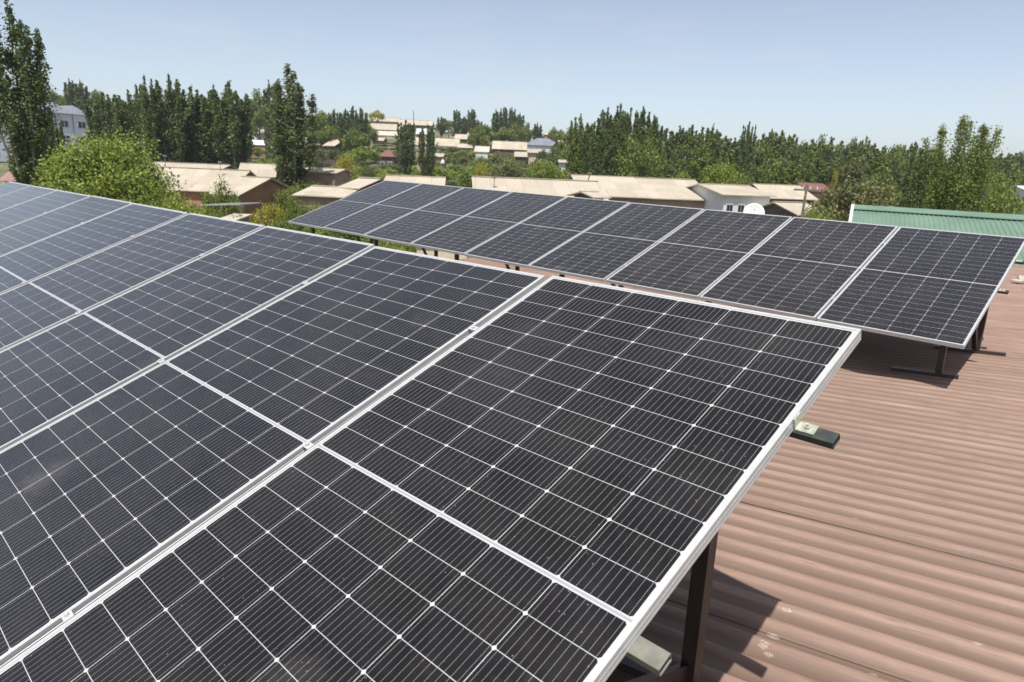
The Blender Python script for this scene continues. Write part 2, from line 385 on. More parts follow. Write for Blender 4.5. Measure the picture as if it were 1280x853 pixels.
def panels(A, row, tints, group):
    global proto
    for i in range(9):
        if row == 'near':
            lab = ['nearest solar panel in silver frame at right end of near row, rail ends sticking out', None, None, None, None, None, None, None, 'last solar panel of the near row, at its far left corner beside the trees'][i]
        else:
            lab = ['rightmost solar panel of the far row, casting a shadow on the brown roof', None, None, None, None, None, None, None, 'last solar panel of the far row, at its far left end before the tall poplar'][i]
        if lab is None: lab = '%s solar panel from the right end of the %s row, with %s cells' % (ordn[i], row, 'bluish black' if tints[i] < .45 else ('dark brownish' if tints[i] > .6 else 'black'))
        if proto is None:
            t = bpy.data.objects.new('solar_panel', None); C.objects.link(t)
            fr = frame_mesh().build('frame', ALU, t); fr.data.materials[0] = ALU
            gl = sheet(-.0022, False).build('cell_glass', CELLS, t); bs_ = sheet(-.0070, True).build('back_sheet', BACK, t)
            proto = t
        else:
            t = proto.copy(); C.objects.link(t)
            for ch in [c for c in bpy.data.objects if c.parent == proto]:
                c2 = ch.copy(); C.objects.link(c2); c2.parent = t
        for c in [c for c in bpy.data.objects if c.parent == t]:
            if c.name.startswith('cell_glass'): c['tint'] = float(tints[i])
        r = random.Random(i * 7 + len(row))
        jit = (r.uniform(-.0022, .0022), r.uniform(-.003, .003), r.uniform(-.0010, .0010)) if i else (0, 0, 0)
        dv = r.uniform(-.006, .006) if i else 0
        if row == 'near' and i == 1: dv = 0.010
        set_m(t, A, at(A, i * (PW + A.g), dv, 0.0), jit)
        tag(t, lab, 'solar panel', group)
        t.empty_display_size = .2
panels(FA, 'near', [.72, .22, .40, .62, .05, .70, .55, .8, .85], 'solar panels in the near row')
panels(BA, 'far', [.30, .75, .85, .45, .38, .72, .20, .66, .30], 'solar panels in the far row')

def rack(A, label, us, vt, vs_, uo, rails, brace_v, brace_h, span, ends):
    t = empty('panel_rack', Vector((at(A, 5, 1).x, at(A, 5, 1).y, roof_z(at(A, 5, 1).x, at(A, 5, 1).y))), label, 'mounting rack')
    off = t.location
    Wd = -.0352
    for v, u0, mt in rails:
        mb = MB(); mb.bar(at(A, u0, v, Wd - .0102), at(A, span, v, Wd - .0102), A.v, .042, .020, hollow=.002)
        bevel(mb.build('rail', mt, t, off=off), .0015)
    for u in us:
        mb = MB(); mb.bar(at(A, u, .12, Wd - .042), at(A, u + .04, vs_ + .12, Wd - .042), A.u, .04, .04, hollow=.002)
        mb.build('rafter', STEEL, t, off=off)
        feet = []
        for v, uu in ((vt, u), (vs_, u + uo)):
            top = at(A, uu + (.042 if uu == u else 0), v, Wd - .05)
            ft = Vector((top.x, top.y, roof_z(top.x, top.y) + .045))
            mb = MB(); mb.bar(top, ft, A.u, .05, .05, hollow=.003)
            bevel(mb.build('leg', STEEL, t, off=off), .002)
            mb = MB(); c = ft - RN * .018
            mb.bar(c + RD * .36, c - RD * (.24 if v == vt else .15), RL, .05, .03, hollow=.003)
            mb.build('foot_bar', STEEL, t, off=off)
            feet.append(ft)
        bt = at(A, u + .045, brace_v, Wd - .05); bb = feet[0] + Vector((0, 0, brace_h))
        mb = MB(); mb.bar(bb, bt, A.u, .006, .05); mb.bar(bb + A.u * .022, bt + A.u * .022, A.u, .042, .005)
        mb.build('brace', STEEL, t, off=off)
    # clamps: between panels on every rail, angle clips on the row's end
    for v, u0, mt in rails:
        for i in range(1, 9):
            uc = i * (PW + A.g) - A.g / 2
            mb = MB(); rot = Matrix((A.u, A.v, A.n)).transposed()
            mb.box(at(A, uc, v, .0025), (A.g + .004, .024, .003), rot=rot); mb.box(at(A, uc, v, -.018), (.014, .02, .036), rot=rot)
            mb.cyl(at(A, uc, v, .0046), at(A, uc, v, .0105), .0065, n=6)
            mb.build('clamp', ALU, t, off=off)
        if u0 < -.07:
            mb = MB(); rot = Matrix((A.u, A.v, A.n)).transposed()
            mb.box(at(A, -.026, v - .002, Wd + .003), (.046, .036, .004), rot=rot); mb.box(at(A, -.0025, v - .002, -.018), (.004, .036, .034), rot=rot)
            mb.cyl(at(A, -.028, v - .002, Wd + .0052), at(A, -.028, v - .002, Wd + .0105), .0075, n=6)
            mb.cyl(at(A, -.028, v - .002, Wd + .0105), at(A, -.028, v - .002, Wd + .018), .0035, n=8)
            mb.build('end_clip', ZINC, t, off=off)
    return t
rack(FA, 'dark steel rack of legs and rails holding up the near row of panels', [.225, 2.3, 4.35, 6.4, 8.45], .30, 1.95, 0.0,
     [(.435, -.098, BLACKST), (1.155, -.068, GALV), (1.86, .02, BLACKST)], 1.65, .05, 9 * (PW + FA.g) - .02, None)
rack(BA, 'dark steel rack of legs and rails holding up the far row of panels', [.12, 2.35, 4.4, 6.4, 8.4, 10.36], .47, 1.80, .10,
     [(.49, -.075, BLACKST), (1.15, -.075, BLACKST), (1.86, .02, BLACKST)], 1.15, 0.0, 9 * (PW + BA.g) - .02, None)
# small broken piece of sheet lying on the roof
q = roof_hit(1272, 355); mb = MB(); mb.box((0, 0, .05), (.20, .14, .05), rot=Matrix.Rotation(.4, 3, 'Z')); mb.box((.05, .02, .10), (.10, .09, .05), rot=Matrix.Rotation(1.0, 3, 'X'))
o = mb.build('brick_chunk', PALE); o.location = q; tag(bevel(o, .012, 2), 'small pale broken brick lying on the brown roof at right', 'brick')

# ------------------------------------------------------------------ terrain
def sstep(a, b, x):
    t = np.clip((x - a) / (b - a), 0, 1); return t * t * (3 - 2 * t)
def T(x, y):
    az = x / max(y, 1.0) if np.isscalar(y) else x / np.maximum(y, 1.0)
    wgt = np.interp(az, [-.7, -.15, 0.0, .1, .19, .42], [1, 1, .85, .6, .35, .06])
    return 22.0 * wgt * sstep(80, 330, y)
def Tz(x, y): return float(T(float(x), float(y)))
gx = np.concatenate([np.linspace(-4000, -420, 12), np.linspace(-400, 500, 120), np.linspace(520, 4000, 12)])
gy = np.concatenate([np.linspace(-300, -10, 5), np.linspace(0, 460, 80), np.linspace(480, 5000, 14)])
GX, GY = np.meshgrid(gx, gy); GZ = T(GX, GY) + 0.25 * np.sin(GX * .13) * np.cos(GY * .11) * (GY > 30)
nx, ny = len(gx), len(gy)
me = bpy.data.meshes.new('ground')
me.from_pydata(np.stack([GX.ravel(), GY.ravel(), GZ.ravel()], 1).tolist(), [], [(j * nx + i, j * nx + i + 1, (j + 1) * nx + i + 1, (j + 1) * nx + i) for j in range(ny - 1) for i in range(nx - 1)])
m, nt_, b_ = newmat('dry_grass_ground')
n1 = X(noise(.06, 6, .6)); n2 = X(noise(.9, 5, .65))
L(ramp((n1 * .6 + n2 * .4).o, [(.36, (.06, .085, .03)), (.5, (.11, .12, .05)), (.62, (.26, .20, .13))]), b_.inputs['Base Color']); b_.inputs['Roughness'].default_value = .95
me.materials.append(m); me.polygons.foreach_set('use_smooth', [True] * len(me.polygons)); tag(link('ground', me), kind='structure')

# ------------------------------------------------------------------ houses
BOX = []                                                     # picture boxes of houses, for keeping shrubs off them
def house(name, label, x, d, wpx, yr, ye, D=6.0, rot=0.0, wall=W_MUD, roof=CREAM, shed=False, wins=0, win_h=.9, win_w=.8, cat='house', door=False, group=None, over=.35, keep=True, hip=False, frac=1.0, chim=False, gopen=False):
    """front eave at distance d showing at picture height ye, ridge at yr"""
    pe = P(x, ye, d); pr = P(x, yr, d + (D if shed else D / 2)); Lw = wpx * (d + D / 3) / FPX
    ctr = P(x, ye, d + D / 2); base = Tz(ctr.x, ctr.y) - .3
    he = pe.z - base; hr = max(pr.z - base, he + .15)
    if he < 1.5: print('LOW house', label, round(he, 2))
    t = empty(name, Vector((ctr.x, ctr.y, base)), label, cat, group, rot)
    hx, hyy = Lw / 2, D / 2; o_ = over; wx = hx - o_; wy = hyy - o_
    mb = MB()
    if shed:
        zf, zb = he - .05, hr - .05
        mb.add([(-wx, -wy, 0), (wx, -wy, 0), (wx, wy, 0), (-wx, wy, 0), (-wx, -wy, zf), (wx, -wy, zf), (wx, wy, zb), (-wx, wy, zb)],
               [(0, 1, 5, 4), (1, 2, 6, 5), (2, 3, 7, 6), (3, 0, 4, 7), (4, 5, 6, 7)])
    else:
        sl = (hr - he) / hyy; zw = he + sl * o_ - .08; zr = hr - .08
        gx_ = wx
        mb.add([(-wx, -wy, 0), (wx, -wy, 0), (wx, wy, 0), (-wx, wy, 0), (-wx, -wy, zw), (wx, -wy, zw), (wx, wy, zw), (-wx, wy, zw), (-wx if not hip else -wx + wy, 0, zr), (wx if not hip else wx - wy, 0, zr)],
               [(0, 1, 5, 4), (2, 3, 7, 6), (1, 2, 6, 9, 5), (3, 0, 4, 8, 7), (4, 5, 9, 8), (6, 7, 8, 9)])
    mb.build('wall', wall, t)
    rb = MB(); th = .07
    def slab(a, b_, c, d_):
        top = [Vector(q) for q in (a, b_, c, d_)]; bot = [q - Vector((0, 0, th)) for q in top]
        rb.add(top + bot, [(0, 1, 2, 3), (7, 6, 5, 4), (0, 4, 5, 1), (1, 5, 6, 2), (2, 6, 7, 3), (3, 7, 4, 0)])
    rz_ = random.Random(int(x * 10)); 
    if shed: slab((-hx, -hyy, he), (hx, -hyy, he), (hx, hyy, hr), (-hx, hyy, hr))
    elif hip:
        h2 = min(hyy, hx * .9)
        slab((-hx, -hyy, he), (hx, -hyy, he), (hx - h2, 0, hr), (-hx + h2, 0, hr)); slab((hx, hyy, he), (-hx, hyy, he), (-hx + h2, 0, hr), (hx - h2, 0, hr))
        rb.add([(hx, -hyy, he), (hx, hyy, he), (hx - h2, 0, hr)], [(0, 1, 2)]); rb.add([(-hx, hyy, he), (-hx, -hyy, he), (-hx + h2, 0, hr)], [(0, 1, 2)])
    else:
        # sheets laid in a few lifts, ends not quite in line
        k = max(1, int(Lw / 5)); xs = [(-hx + Lw * i / k) for i in range(k + 1)]
        for i in range(k):
            e = rz_.uniform(-.12, .06); zz = rz_.uniform(-.02, .03)
            slab((xs[i], -hyy - e, he + zz), (xs[i + 1], -hyy - e, he + zz), (xs[i + 1], 0, hr + zz), (xs[i], 0, hr + zz))
            slab((xs[i + 1], hyy, he + zz), (xs[i], hyy, he + zz), (xs[i], 0, hr + zz - .002), (xs[i + 1], 0, hr + zz - .002))
        rb.bar((-hx, 0, hr + .03), (hx, 0, hr + .03), (0, 1, 0), .28, .05)
    r = rb.build('roof', roof, t)
    if chim:
        mb = MB(); mb.box((hx * .4, hyy * .3, hr + .25), (.4, .4, 1.1)); mb.box((hx * .4, hyy * .3, hr + .84), (.5, .5, .08)); mb.build('chimney', W_MUD, r)
    for i in range(wins):
        wxp = -wx + 2 * wx * frac * (i + .5) / wins; zc = he - 1.05 if win_w == .55 else he * .56
        mb = MB(); mb.box((wxp, -wy - .02, zc), (win_w, .06, win_h)); f = mb.build('window', WHITEP, t)
        mb = MB(); mb.box((wxp - win_w * .22, -wy - .055, zc), (win_w * .38, .03, win_h * .84)); mb.box((wxp + win_w * .22, -wy - .055, zc), (win_w * .38, .03, win_h * .84)); mb.build('pane', GLASSD, f)
    if door:
        mb = MB(); mb.box((wx * .78, -wy - .02, 1.3), (.95, .06, 2.0)); mb.build('door', DARKW, t)
    if keep: BOX.append((x - wpx / 2, min(yr, ye) - 1, x + wpx / 2, ye + (4 if wins == 0 else 9), d))
    return t
H = 'house'
# near roofs on the left
house(H, 'long house with wide cream roof and brown wall behind the bright leafy tree', 252, 55, 128, 211, 239, D=9, wall=W_ORANGE, rot=-.03, wins=4, door=True)
house(H, 'thin low cream roof showing above the wide cream roof at left', 228, 76, 122, 204, 211.5, D=6, wall=W_DARK, rot=-.03)
house(H, 'orange walled house with cream roof just left of the tall poplar', 322, 47, 46, 222, 246, D=7, wall=W_ORANGE, rot=-.35, wins=1)
house(H, 'house with tilted cream roof half hidden behind the tall poplar', 325, 74, 44, 205, 221, D=7, wall=W_DARK, rot=.25)
house('shed', 'brown walled shed under thin cream roof right of the tall poplar', 405, 66, 56, 211, 216, D=5, wall=W_MUD, rot=-.1, door=True, cat='shed')
house(H, 'low cream roof right of the tall poplar above the far row corner', 421, 44, 66, 234, 246, D=6, wall=W_MUD, rot=-.15, wins=1, door=True)
house('shed', 'small shed with dark open gable and cream roof left of the far row', 463, 46, 34, 223, 236, D=5, wall=W_DARK, rot=-.45, cat='shed')
house(H, 'cream roof peeping over the left end of the far panel row', 520, 44, 74, 221, 238, D=7, wall=W_MUD, rot=.08, wins=2)
house(H, 'wide cream roof directly behind the middle of the far panel row', 668, 44, 160, 224, 252, D=9, wall=W_MUD, rot=.10, wins=4, door=True)
house(H, 'large cream roof with brown end wall behind the far panel row', 790, 52, 160, 222, 247, D=10, wall=W_MUD, rot=.12, wins=3, door=True)
house('dormer_shed', 'tiny gabled shed with dark opening poking up behind the far row', 736, 41, 26, 240, 247, D=3, wall=W_DARK, rot=.5, cat='shed', keep=False)
house(H, 'whitewashed house with four small dark windows and cream roof', 903, 50, 70, 231, 243, D=8, wall=W_WHITE, rot=.22, wins=4, win_h=.8, win_w=.55)
house(H, 'cream roofed house beside the red roof beyond the satellite dish', 968, 66, 62, 231, 248, D=8, wall=W_DARK, rot=.12, wins=2)
house(H, 'red roofed house in front of the forest at right', 1010, 80, 34, 229, 239, D=7, wall=W_MUD, roof=REDR, rot=.1)
house('shed', 'plank shed with pale roof next to the satellite dish', 985, 46, 50, 253, 268, D=5, wall=W_DARK, rot=.35, cat='shed')
house(H, 'cream roof glimpsed behind the tree by the green roof', 1163, 85, 26, 236, 242, D=6, wall=W_MUD)
house(H, 'far cream roof glimpsed between trees right of the red roof', 1134, 100, 20, 230, 235, D=6, wall=W_MUD)
house('warehouse', 'grey roofed building at the right edge beyond the green roof', 1298, 60, 70, 247, 272, D=9, wall=W_WHITE, roof=GREYR, cat='warehouse')
house(H, 'white roofed building at the right edge above the grey roof', 1292, 78, 54, 233, 243, D=8, wall=W_WHITE, roof=WHITER)
house(H, 'pinkish walled house between the dark trees and bright tree at far left', 48, 60, 40, 203, 228, D=6, wall=PINKR, roof=PINKR)
house('low_annex', 'cream walled annex seen through the gap below the far panels', 558, 22, 68, 300, 306, D=3, wall=W_CREAM, roof=PALE, cat='annex', over=.1, keep=False, wins=2)
# hillside
HG = 'houses on the hillside'

def hh(label, x0, x1, yr, ye, d, **k):
    house(k.pop('name', H), label, (x0 + x1) / 2, d, x1 - x0, yr, ye, group=HG, D=k.pop('D', 7), **k)
hh('small hillside house with cream roof and row of windows left of the poplar', 309, 341, 160, 167.5, 200, wall=W_WHITE, wins=4, hip=True)
hh('long pale blue roofed shed below the windowed hillside house', 290, 338, 175, 181, 170, wall=W_ORANGE, roof=WHITER, name='shed', cat='shed')
hh('brown walled house left of the windowed hillside house', 288, 311, 164, 168, 215, wall=W_ORANGE)
hh('cream roof between the tall poplar and the dense hillside trees', 383, 405, 172, 181, 175, wall=W_MUD)
hh('cream roofed house with dark gable above the yellow flowering tree', 414, 434, 174, 183, 160, wall=W_DARK, rot=-.5)
hh('long cream barn roof high on the hill, left of centre', 462, 503, 155, 162.5, 258, wall=W_DARK, name='barn', cat='barn')
hh('long pale wall and roof just below the cream barn on the hill', 467, 501, 164, 169.5, 240, wall=W_WHITE, roof=PALE, name='barn', cat='barn')
hh('topmost long cream roof against the sky on the hilltop', 500, 541, 150.5, 156.5, 300, wall=W_DARK, name='barn', cat='barn')
hh('faint cream roof on the hilltop behind the yellowish tree', 458, 500, 147, 152, 320, wall=W_MUD)
hh('pale grey sheet roof on the hill above the pair of dark poplars', 520, 537, 161, 168, 240, wall=W_MUD, roof=WHITER, name='shed', cat='shed')
hh('long cream roof crossing behind the pair of dark poplars', 510, 574, 172.5, 182, 205, wall=W_WHITE)
hh('small cream roofed house on the slope right of the dark poplars', 569, 585, 168, 174, 225, wall=W_DARK)
hh('low cream roof below the small house on the slope', 573, 592, 180, 185, 200, wall=W_MUD)
hh('cream roof on the hilltop right of the thin mast', 545, 556, 151.5, 156, 300, wall=W_MUD)
hh('small house with dull red roof and dark windows amid the bushes', 475, 497, 187.5, 196, 150, wall=W_DARK, roof=REDR, wins=2, win_h=1.2, hip=True)
hh('tiny pale roofed shed under the long barn roofs on the hill', 467, 482, 172, 176, 215, wall=W_DARK, name='shed', cat='shed')
hh('thin cream roof right of the two dark poplars among bushes', 542, 556, 192, 196, 150, wall=W_MUD)
hh('white walled house behind the flowering shrub near centre', 594, 612, 183, 190, 165, wall=W_WHITE, roof=PALE)
hh('broad cream roof left of the grey roof in the centre', 616, 658, 177, 187, 165, wall=W_DARK)
hh('grey hipped roof house in the centre of the village', 655, 701, 173, 182, 180, wall=W_WHITE, roof=GREYR, hip=True)
hh('cream gable roof touching the right of the grey hipped roof', 696, 712, 176, 184, 172, wall=W_MUD, rot=.4)
hh('small cream walled house below the grey hipped roof', 659, 672, 187, 191, 140, wall=W_CREAM)
hh('low cream roof below the broad cream roof in the centre', 643, 659, 190, 196, 135, wall=W_DARK)
hh('pinkish roof above the broad cream roof near the centre', 630, 650, 167, 171, 230, wall=W_MUD, roof=PINKR)
hh('white sheet roof left of the narrow poplar right of centre', 709, 724, 188, 194, 140, wall=W_WHITE, roof=WHITER)
hh('tall cream house between the narrow poplar and the big poplar clump', 728, 748, 188, 194, 120, wall=W_WHITE, wins=1)
hh('small white shed in the bushes beneath the white sheet roof', 697, 708, 200, 203, 110, wall=W_WHITE, name='shed', cat='shed')
hh('low far roof strip on the skyline right of centre', 680, 708, 166, 169, 270, wall=W_MUD)

# three storey block of flats
def flats():
    d = 150; x0, x1 = 66, 110
    a = P(x0, 141, d); b = P(x1, 143, d + 6); base = Tz(a.x, a.y) - .3
    t = empty('apartment_block', Vector((a.x, a.y, base)), 'pale blue three storey apartment block with grey and cream roofs at far left', 'apartment block', rz=math.atan2(b.y - a.y, b.x - a.x))
    Lw = (b - a).length; he = a.z - base
    mb = MB(); mb.box((Lw / 2, 5, he / 2), (Lw, 10, he)); mb.box((-7, 7, he / 2), (13.9, 10, he)); mb.build('wall', W_BLUE, t)
    rb = MB()
    for (u0, u1, y0, h) in ((-.5, Lw * .52, -.6, 2.4), (Lw * .50, Lw + .4, -.3, 2.0)):
        c = (u0 + u1) / 2
        rb.add([(u0, y0, he), (u1, y0, he), (u1, 10.5, he), (u0, 10.5, he), (c, 3, he + h), (c, 8, he + h)], [(0, 1, 4), (1, 2, 5, 4), (2, 3, 5), (3, 0, 4, 5), (3, 2, 1, 0)])
    rb.build('roof', GREYR, t)
    rb = MB(); rb.add([(-14.4, 1.4, he), (-.55, 1.4, he), (-.55, 12.5, he), (-14.4, 12.5, he), (-12, 7, he + 2.6), (-3, 7, he + 2.6)], [(0, 1, 5, 4), (1, 2, 5), (2, 3, 4, 5), (3, 0, 4), (3, 2, 1, 0)])
    rb.build('wing_roof', CREAM, t)
    for fl in range(3):
        for xx in (Lw * .28, Lw * .78, -3.2, -7, -11):
            yb = 0 if xx > 0 else 2
            zc = he - 2.1 - fl * 3.0
            mb = MB(); mb.box((xx, yb - .03, zc), (1.7, .1, 1.5)); f = mb.build('window', WHITEP, t)
            mb = MB(); mb.box((xx - .4, yb - .10, zc), (.66, .06, 1.28)); mb.box((xx + .4, yb - .10, zc), (.66, .06, 1.28)); mb.build('pane', GLASSD, f)
    mb = MB()
    for xx in (.25, Lw - .25, Lw * .53): mb.cyl((xx, -.1, 0), (xx, -.1, he), .07, n=6)
    mb.build('drainpipe', GREYR, t)
    BOX.append((40, 126, 112, 170, 150))
flats()

# green roof just past the brown one
def green():
    Rl = P(1068, 258.5, 26.5); Rr = P(1284, 273, 22.6); 
    r_dir = (Rr - Rl); r_dir.z = 0; Ln = 16.0; e = r_dir.normalized(); Rl.z = Rr.z = (Rl.z + Rr.z) / 2
    dn = Vector((e.y, -e.x, 0)); dn = dn if dn.y < 0 else -dn
    cd_ = Vector((-Rl.x, -Rl.y, 0)).normalized(); skew = cd_.dot(e) / abs(cd_.dot(dn))
    t = empty('green_roofed_building', Vector((Rl.x, Rl.y, 0)), 'building with green ribbed metal roof beyond the brown roof at right', 'building', rz=math.atan2(e.y, e.x))
    Z = Rl.z; dep = 7.0; drop = 1.75
    m, nt, b = newmat('green_sheet')
    n1 = noise(.8, 5); L(ramp(n1, [(.3, (.125, .205, .145)), (.7, (.175, .265, .195))]), b.inputs['Base Color']); b.inputs['Roughness'].default_value = .45
    mb = MB()
    pit = .15
    for s_ in (-1, 1):
        prof = []
        k = int(Ln / pit)
        for i in range(k):
            x = i * pit
            prof += [(x, 0), (x + .08, 0), (x + .092, .02), (x + .138, .02)]
        prof.append((Ln, 0))
        vs = [(px_, 0, Z + pz) for px_, pz in prof] + [(px_ - s_ * skew * dep, s_ * dep, Z - drop + pz) for px_, pz in prof]; n = len(prof)
        mb.add(vs, [(i, i + 1, n + i + 1, n + i) for i in range(n - 1)])
    r = mb.build('roof', m, t)
    mb = MB()
    for s_ in (-1, 1):
        mb.add([(-.03, 0, Z + .09), (Ln, 0, Z + .09), (Ln, s_ * .50, Z - .045), (-.03 - s_ * skew * .5, s_ * .50, Z - .045), (-.03 - s_ * skew * .5, s_ * .50, Z - .07), (Ln, s_ * .50, Z - .07)], [(0, 1, 2, 3), (3, 2, 5, 4)])
    mb.build('ridge_cap', m, r)
    mb = MB()
    for s_ in (-1, 1): mb.bar((-.06, 0, Z + .02), (-.06 - s_ * skew * dep, s_ * dep, Z - drop + .02), (1, 0, 0), .10, .16)
    mb.build('verge_trim', WHITEP, r)
    mb = MB(); z2 = Z - drop + .05
    k_ = skew * (dep - .4)
    mb.add([(.1 + k_, -dep + .4, 0), (.1 - k_, dep - .4, 0), (.1 - k_, dep - .4, z2), (.1, 0, Z - .1), (.1 + k_, -dep + .4, z2), (Ln - .1, -dep + .4, 0), (Ln - .1, dep - .4, 0), (Ln - .1, dep - .4, z2), (Ln - .1, 0, Z - .1), (Ln - .1, -dep + .4, z2)],
           [(0, 4, 3, 2, 1), (5, 6, 7, 8, 9), (0, 5, 9, 4), (1, 2, 7, 6)])
    mb.build('wall', W_CREAM, t)
green()

# satellite dish
def dish():
    c = P(942, 267.5, 42); t = empty('satellite_dish', Vector((c.x, c.y, 3.2)), 'white satellite dish beside the whitewashed house behind the far row', 'satellite dish')
    ax = Vector((-.25, -.85, .45)).normalized(); tt = ax.cross(Vector((0, 0, 1))).normalized(); up = tt.cross(ax)
    cc = Vector((0, 0, c.z - 3.2)); R = .62; mb = MB(); vs = [cc]; fs = []; n = 24
    for k in range(1, 6):
        r = R * k / 5
        for i in range(n):
            a = 2 * math.pi * i / n; vs.append(cc + tt * (r * math.cos(a)) + up * (r * math.sin(a)) + ax * (.25 * (r / R) ** 2 * R))
    for i in range(n): fs.append((0, 1 + i, 1 + (i + 1) % n))
    for k in range(4):
        for i in range(n): a_ = 1 + k * n; fs.append((a_ + i, a_ + n + i, a_ + n + (i + 1) % n, a_ + (i + 1) % n))
    mb.add(vs, fs); o = mb.build('reflector', WHITEP, t, smooth=True); sm = o.modifiers.new('s', 'SOLIDIFY'); sm.thickness = .015
    mb = MB(); f = cc + ax * .55; mb.bar(cc - up * R * .95 + ax * .14, f, tt, .025, .025); mb.cyl(f, f + ax * .1, .04); mb.build('feed_arm', GALV, t)
    mb = MB(); mb.cyl((0, .1, -3.2), cc - ax * .06, .04); mb.build('mast', GALV, t)
dish()

# poles, lamp, masts
def pole(name, label, x, ytop, ybot, d, r, lean=0.0, cat='pole', arms=None, mat=BARK):
    a = P(x, ytop, d); z0 = P(x, ybot, d).z if cat in ('aerial', 'post') else Tz(a.x, a.y); t = empty(name, Vector((a.x - lean, a.y, z0)), label, cat)
    mb = MB(); hgt = a.z - z0; mb.cyl((0, 0, 0), (lean, 0, hgt), r, r * .7, n=8); mb.build('shaft', mat, t)
    if arms == 'cross':
        mb = MB(); mb.bar((lean - .7, 0, hgt - .3), (lean + .7, 0, hgt - .3), (0, 1, 0), .08, .1); mb.build('crossarm', mat, t)
        mb = MB()
        for s_ in (-.6, -.2, .2, .6): mb.cyl((lean + s_, 0, hgt - .25), (lean + s_, 0, hgt - .08), .04, .025, n=8)
        mb.build('insulator', WHITEP, t)
    if arms == 'lamp':
        mb = MB(); mb.cyl((lean, 0, hgt - .05), (lean, 0, hgt + .25), .35, .30, n=12); mb.cyl((lean, 0, hgt + .25), (lean, 0, hgt + .6), .30, .05, n=12); mb.build('lamp_head', WHITEP, t)
    if arms == 'head':
        mb = MB(); mb.box((lean, 0, hgt), (.28, .18, .14)); mb.build('cap', mat, t)
pole('roof_post', 'short leaning brown post standing on the large cream roof', 737.5, 217, 240, 54, .06, .25, arms='head', cat='post')
pole('utility_pole', 'weathered wooden pole beside the leafy tree right of the dish', 1009, 231, 285, 40, .10, .15, arms='cross', cat='utility pole')
pole('garden_lamp', 'white headed lamp post standing in the bushes right of the dark poplars', 553.5, 204, 222, 110, .06, cat='lamp post', arms='lamp', mat=GALV)
pole('aerial_pole', 'short aerial pole on the thin roof above the wide cream roof', 174, 196, 208, 78, .04, cat='aerial', arms='head', mat=GALV)
pole('aerial_pole', 'thin rod standing on the ridge of the wide cream roof', 275, 203, 214, 58, .03, cat='aerial', arms='head', mat=GALV)
pole('aerial_pole', 'thin rod on the cream roof behind the middle of the far row', 618, 222, 234, 46, .03, cat='aerial', arms='head', mat=GALV)
pole('mast', 'thin dark mast on the hilltop skyline', 517, 139, 152, 290, .16, cat='mast', arms='head', mat=STEEL)
pole('power_pylon', 'thin pylon on the skyline right of the tall poplar', 394.5, 131, 165, 290, .28, cat='pylon', arms='cross', mat=GALV)
pole('aerial_pole', 'thin aerial pole above the near cream roof at left', 206, 195, 214, 60, .035, cat='aerial', arms='head', mat=GALV)
# light carport frame among the bushes left
def carport():
    a = P(249, 257, 36); b = P(300, 256, 38); t = empty('pergola_frame', Vector((a.x, a.y, 0)), 'pale pipe pergola frame among the bushes left of the poplar', 'pergola')
    b = b - Vector((a.x, a.y, 0)); a = Vector((0, 0, a.z)); mb = MB()
    back = Vector((.3, 2.2, 0))
    mb.bar(a, b, (0, 1, 0), .05, .05); mb.bar(a + back, b + back, (0, 1, 0), .05, .05)
    for k in range(5): q = a.lerp(b, k / 4); mb.bar(q, q + back, (1, 0, 0), .05, .05)
    mb.build('top_frame', WHITEP, t)
    for q in (a, b, a + back, b + back):
        mb = MB(); mb.cyl((q.x, q.y, 0), q, .035); mb.build('post', GALV, t)
carport()
house('shed', 'tiny tilted cream sheet roof below the pergola, behind the near row', 293, 33, 24, 267, 276, D=2.2, shed=True, wall=W_MUD, cat='shed', keep=False, over=.1)

# ------------------------------------------------------------------ trees
def leaves(pts, size, seed, flat=0.0, nrm=None):
    """one small folded leaf blade per point"""
    r = np.random.default_rng(seed); n = len(pts)
    a = r.normal(size=(n, 3)); a /= np.linalg.norm(a, axis=1)[:, None]
    if nrm is not None: a = a * .7 + nrm * .6; a /= np.linalg.norm(a, axis=1)[:, None]
    t = r.normal(size=(n, 3)); t -= a * (a * t).sum(1)[:, None]; t /= np.linalg.norm(t, axis=1)[:, None]
    b = np.cross(a, t); s = (size * r.uniform(.6, 1.35, n))[:, None]
    v0 = pts - t * s * .5; v1 = pts + b * s * .34 + a * s * .08; v2 = pts + t * s * .55; v3 = pts - b * s * .34 + a * s * .08
    V = np.stack([v0, v1, v2, v3], 1).reshape(-1, 3)
    return V, n, r.random(n)
def crown_mesh(name, V, n, val, mat):
    me = bpy.data.meshes.new(name)
    me.vertices.add(4 * n); me.vertices.foreach_set('co', V.astype(np.float32).ravel())
    me.loops.add(4 * n); me.loops.foreach_set('vertex_index', np.arange(4 * n, dtype=np.int32))
    me.polygons.add(n); me.polygons.foreach_set('loop_start', np.arange(0, 4 * n, 4, dtype=np.int32)); me.polygons.foreach_set('loop_total', np.full(n, 4, dtype=np.int32))
    at_ = me.attributes.new('leaf', 'FLOAT', 'FACE'); at_.data.foreach_set('value', val.astype(np.float32))
    me.materials.append(mat); me.update(calc_edges=True); return me
def limb_pts(p0, p1, n, r, rr, taper=.35, gap=None):
    t = rr.random(n) ** .85; c = p0 + (p1 - p0) * t[:, None]
    q = rr.normal(size=(n, 3)); q /= np.linalg.norm(q, axis=1)[:, None]
    rad = r * (1 - (1 - taper) * t) * rr.random(n) ** .4
    return c + q * rad[:, None] * np.array([1, 1, 1.5])
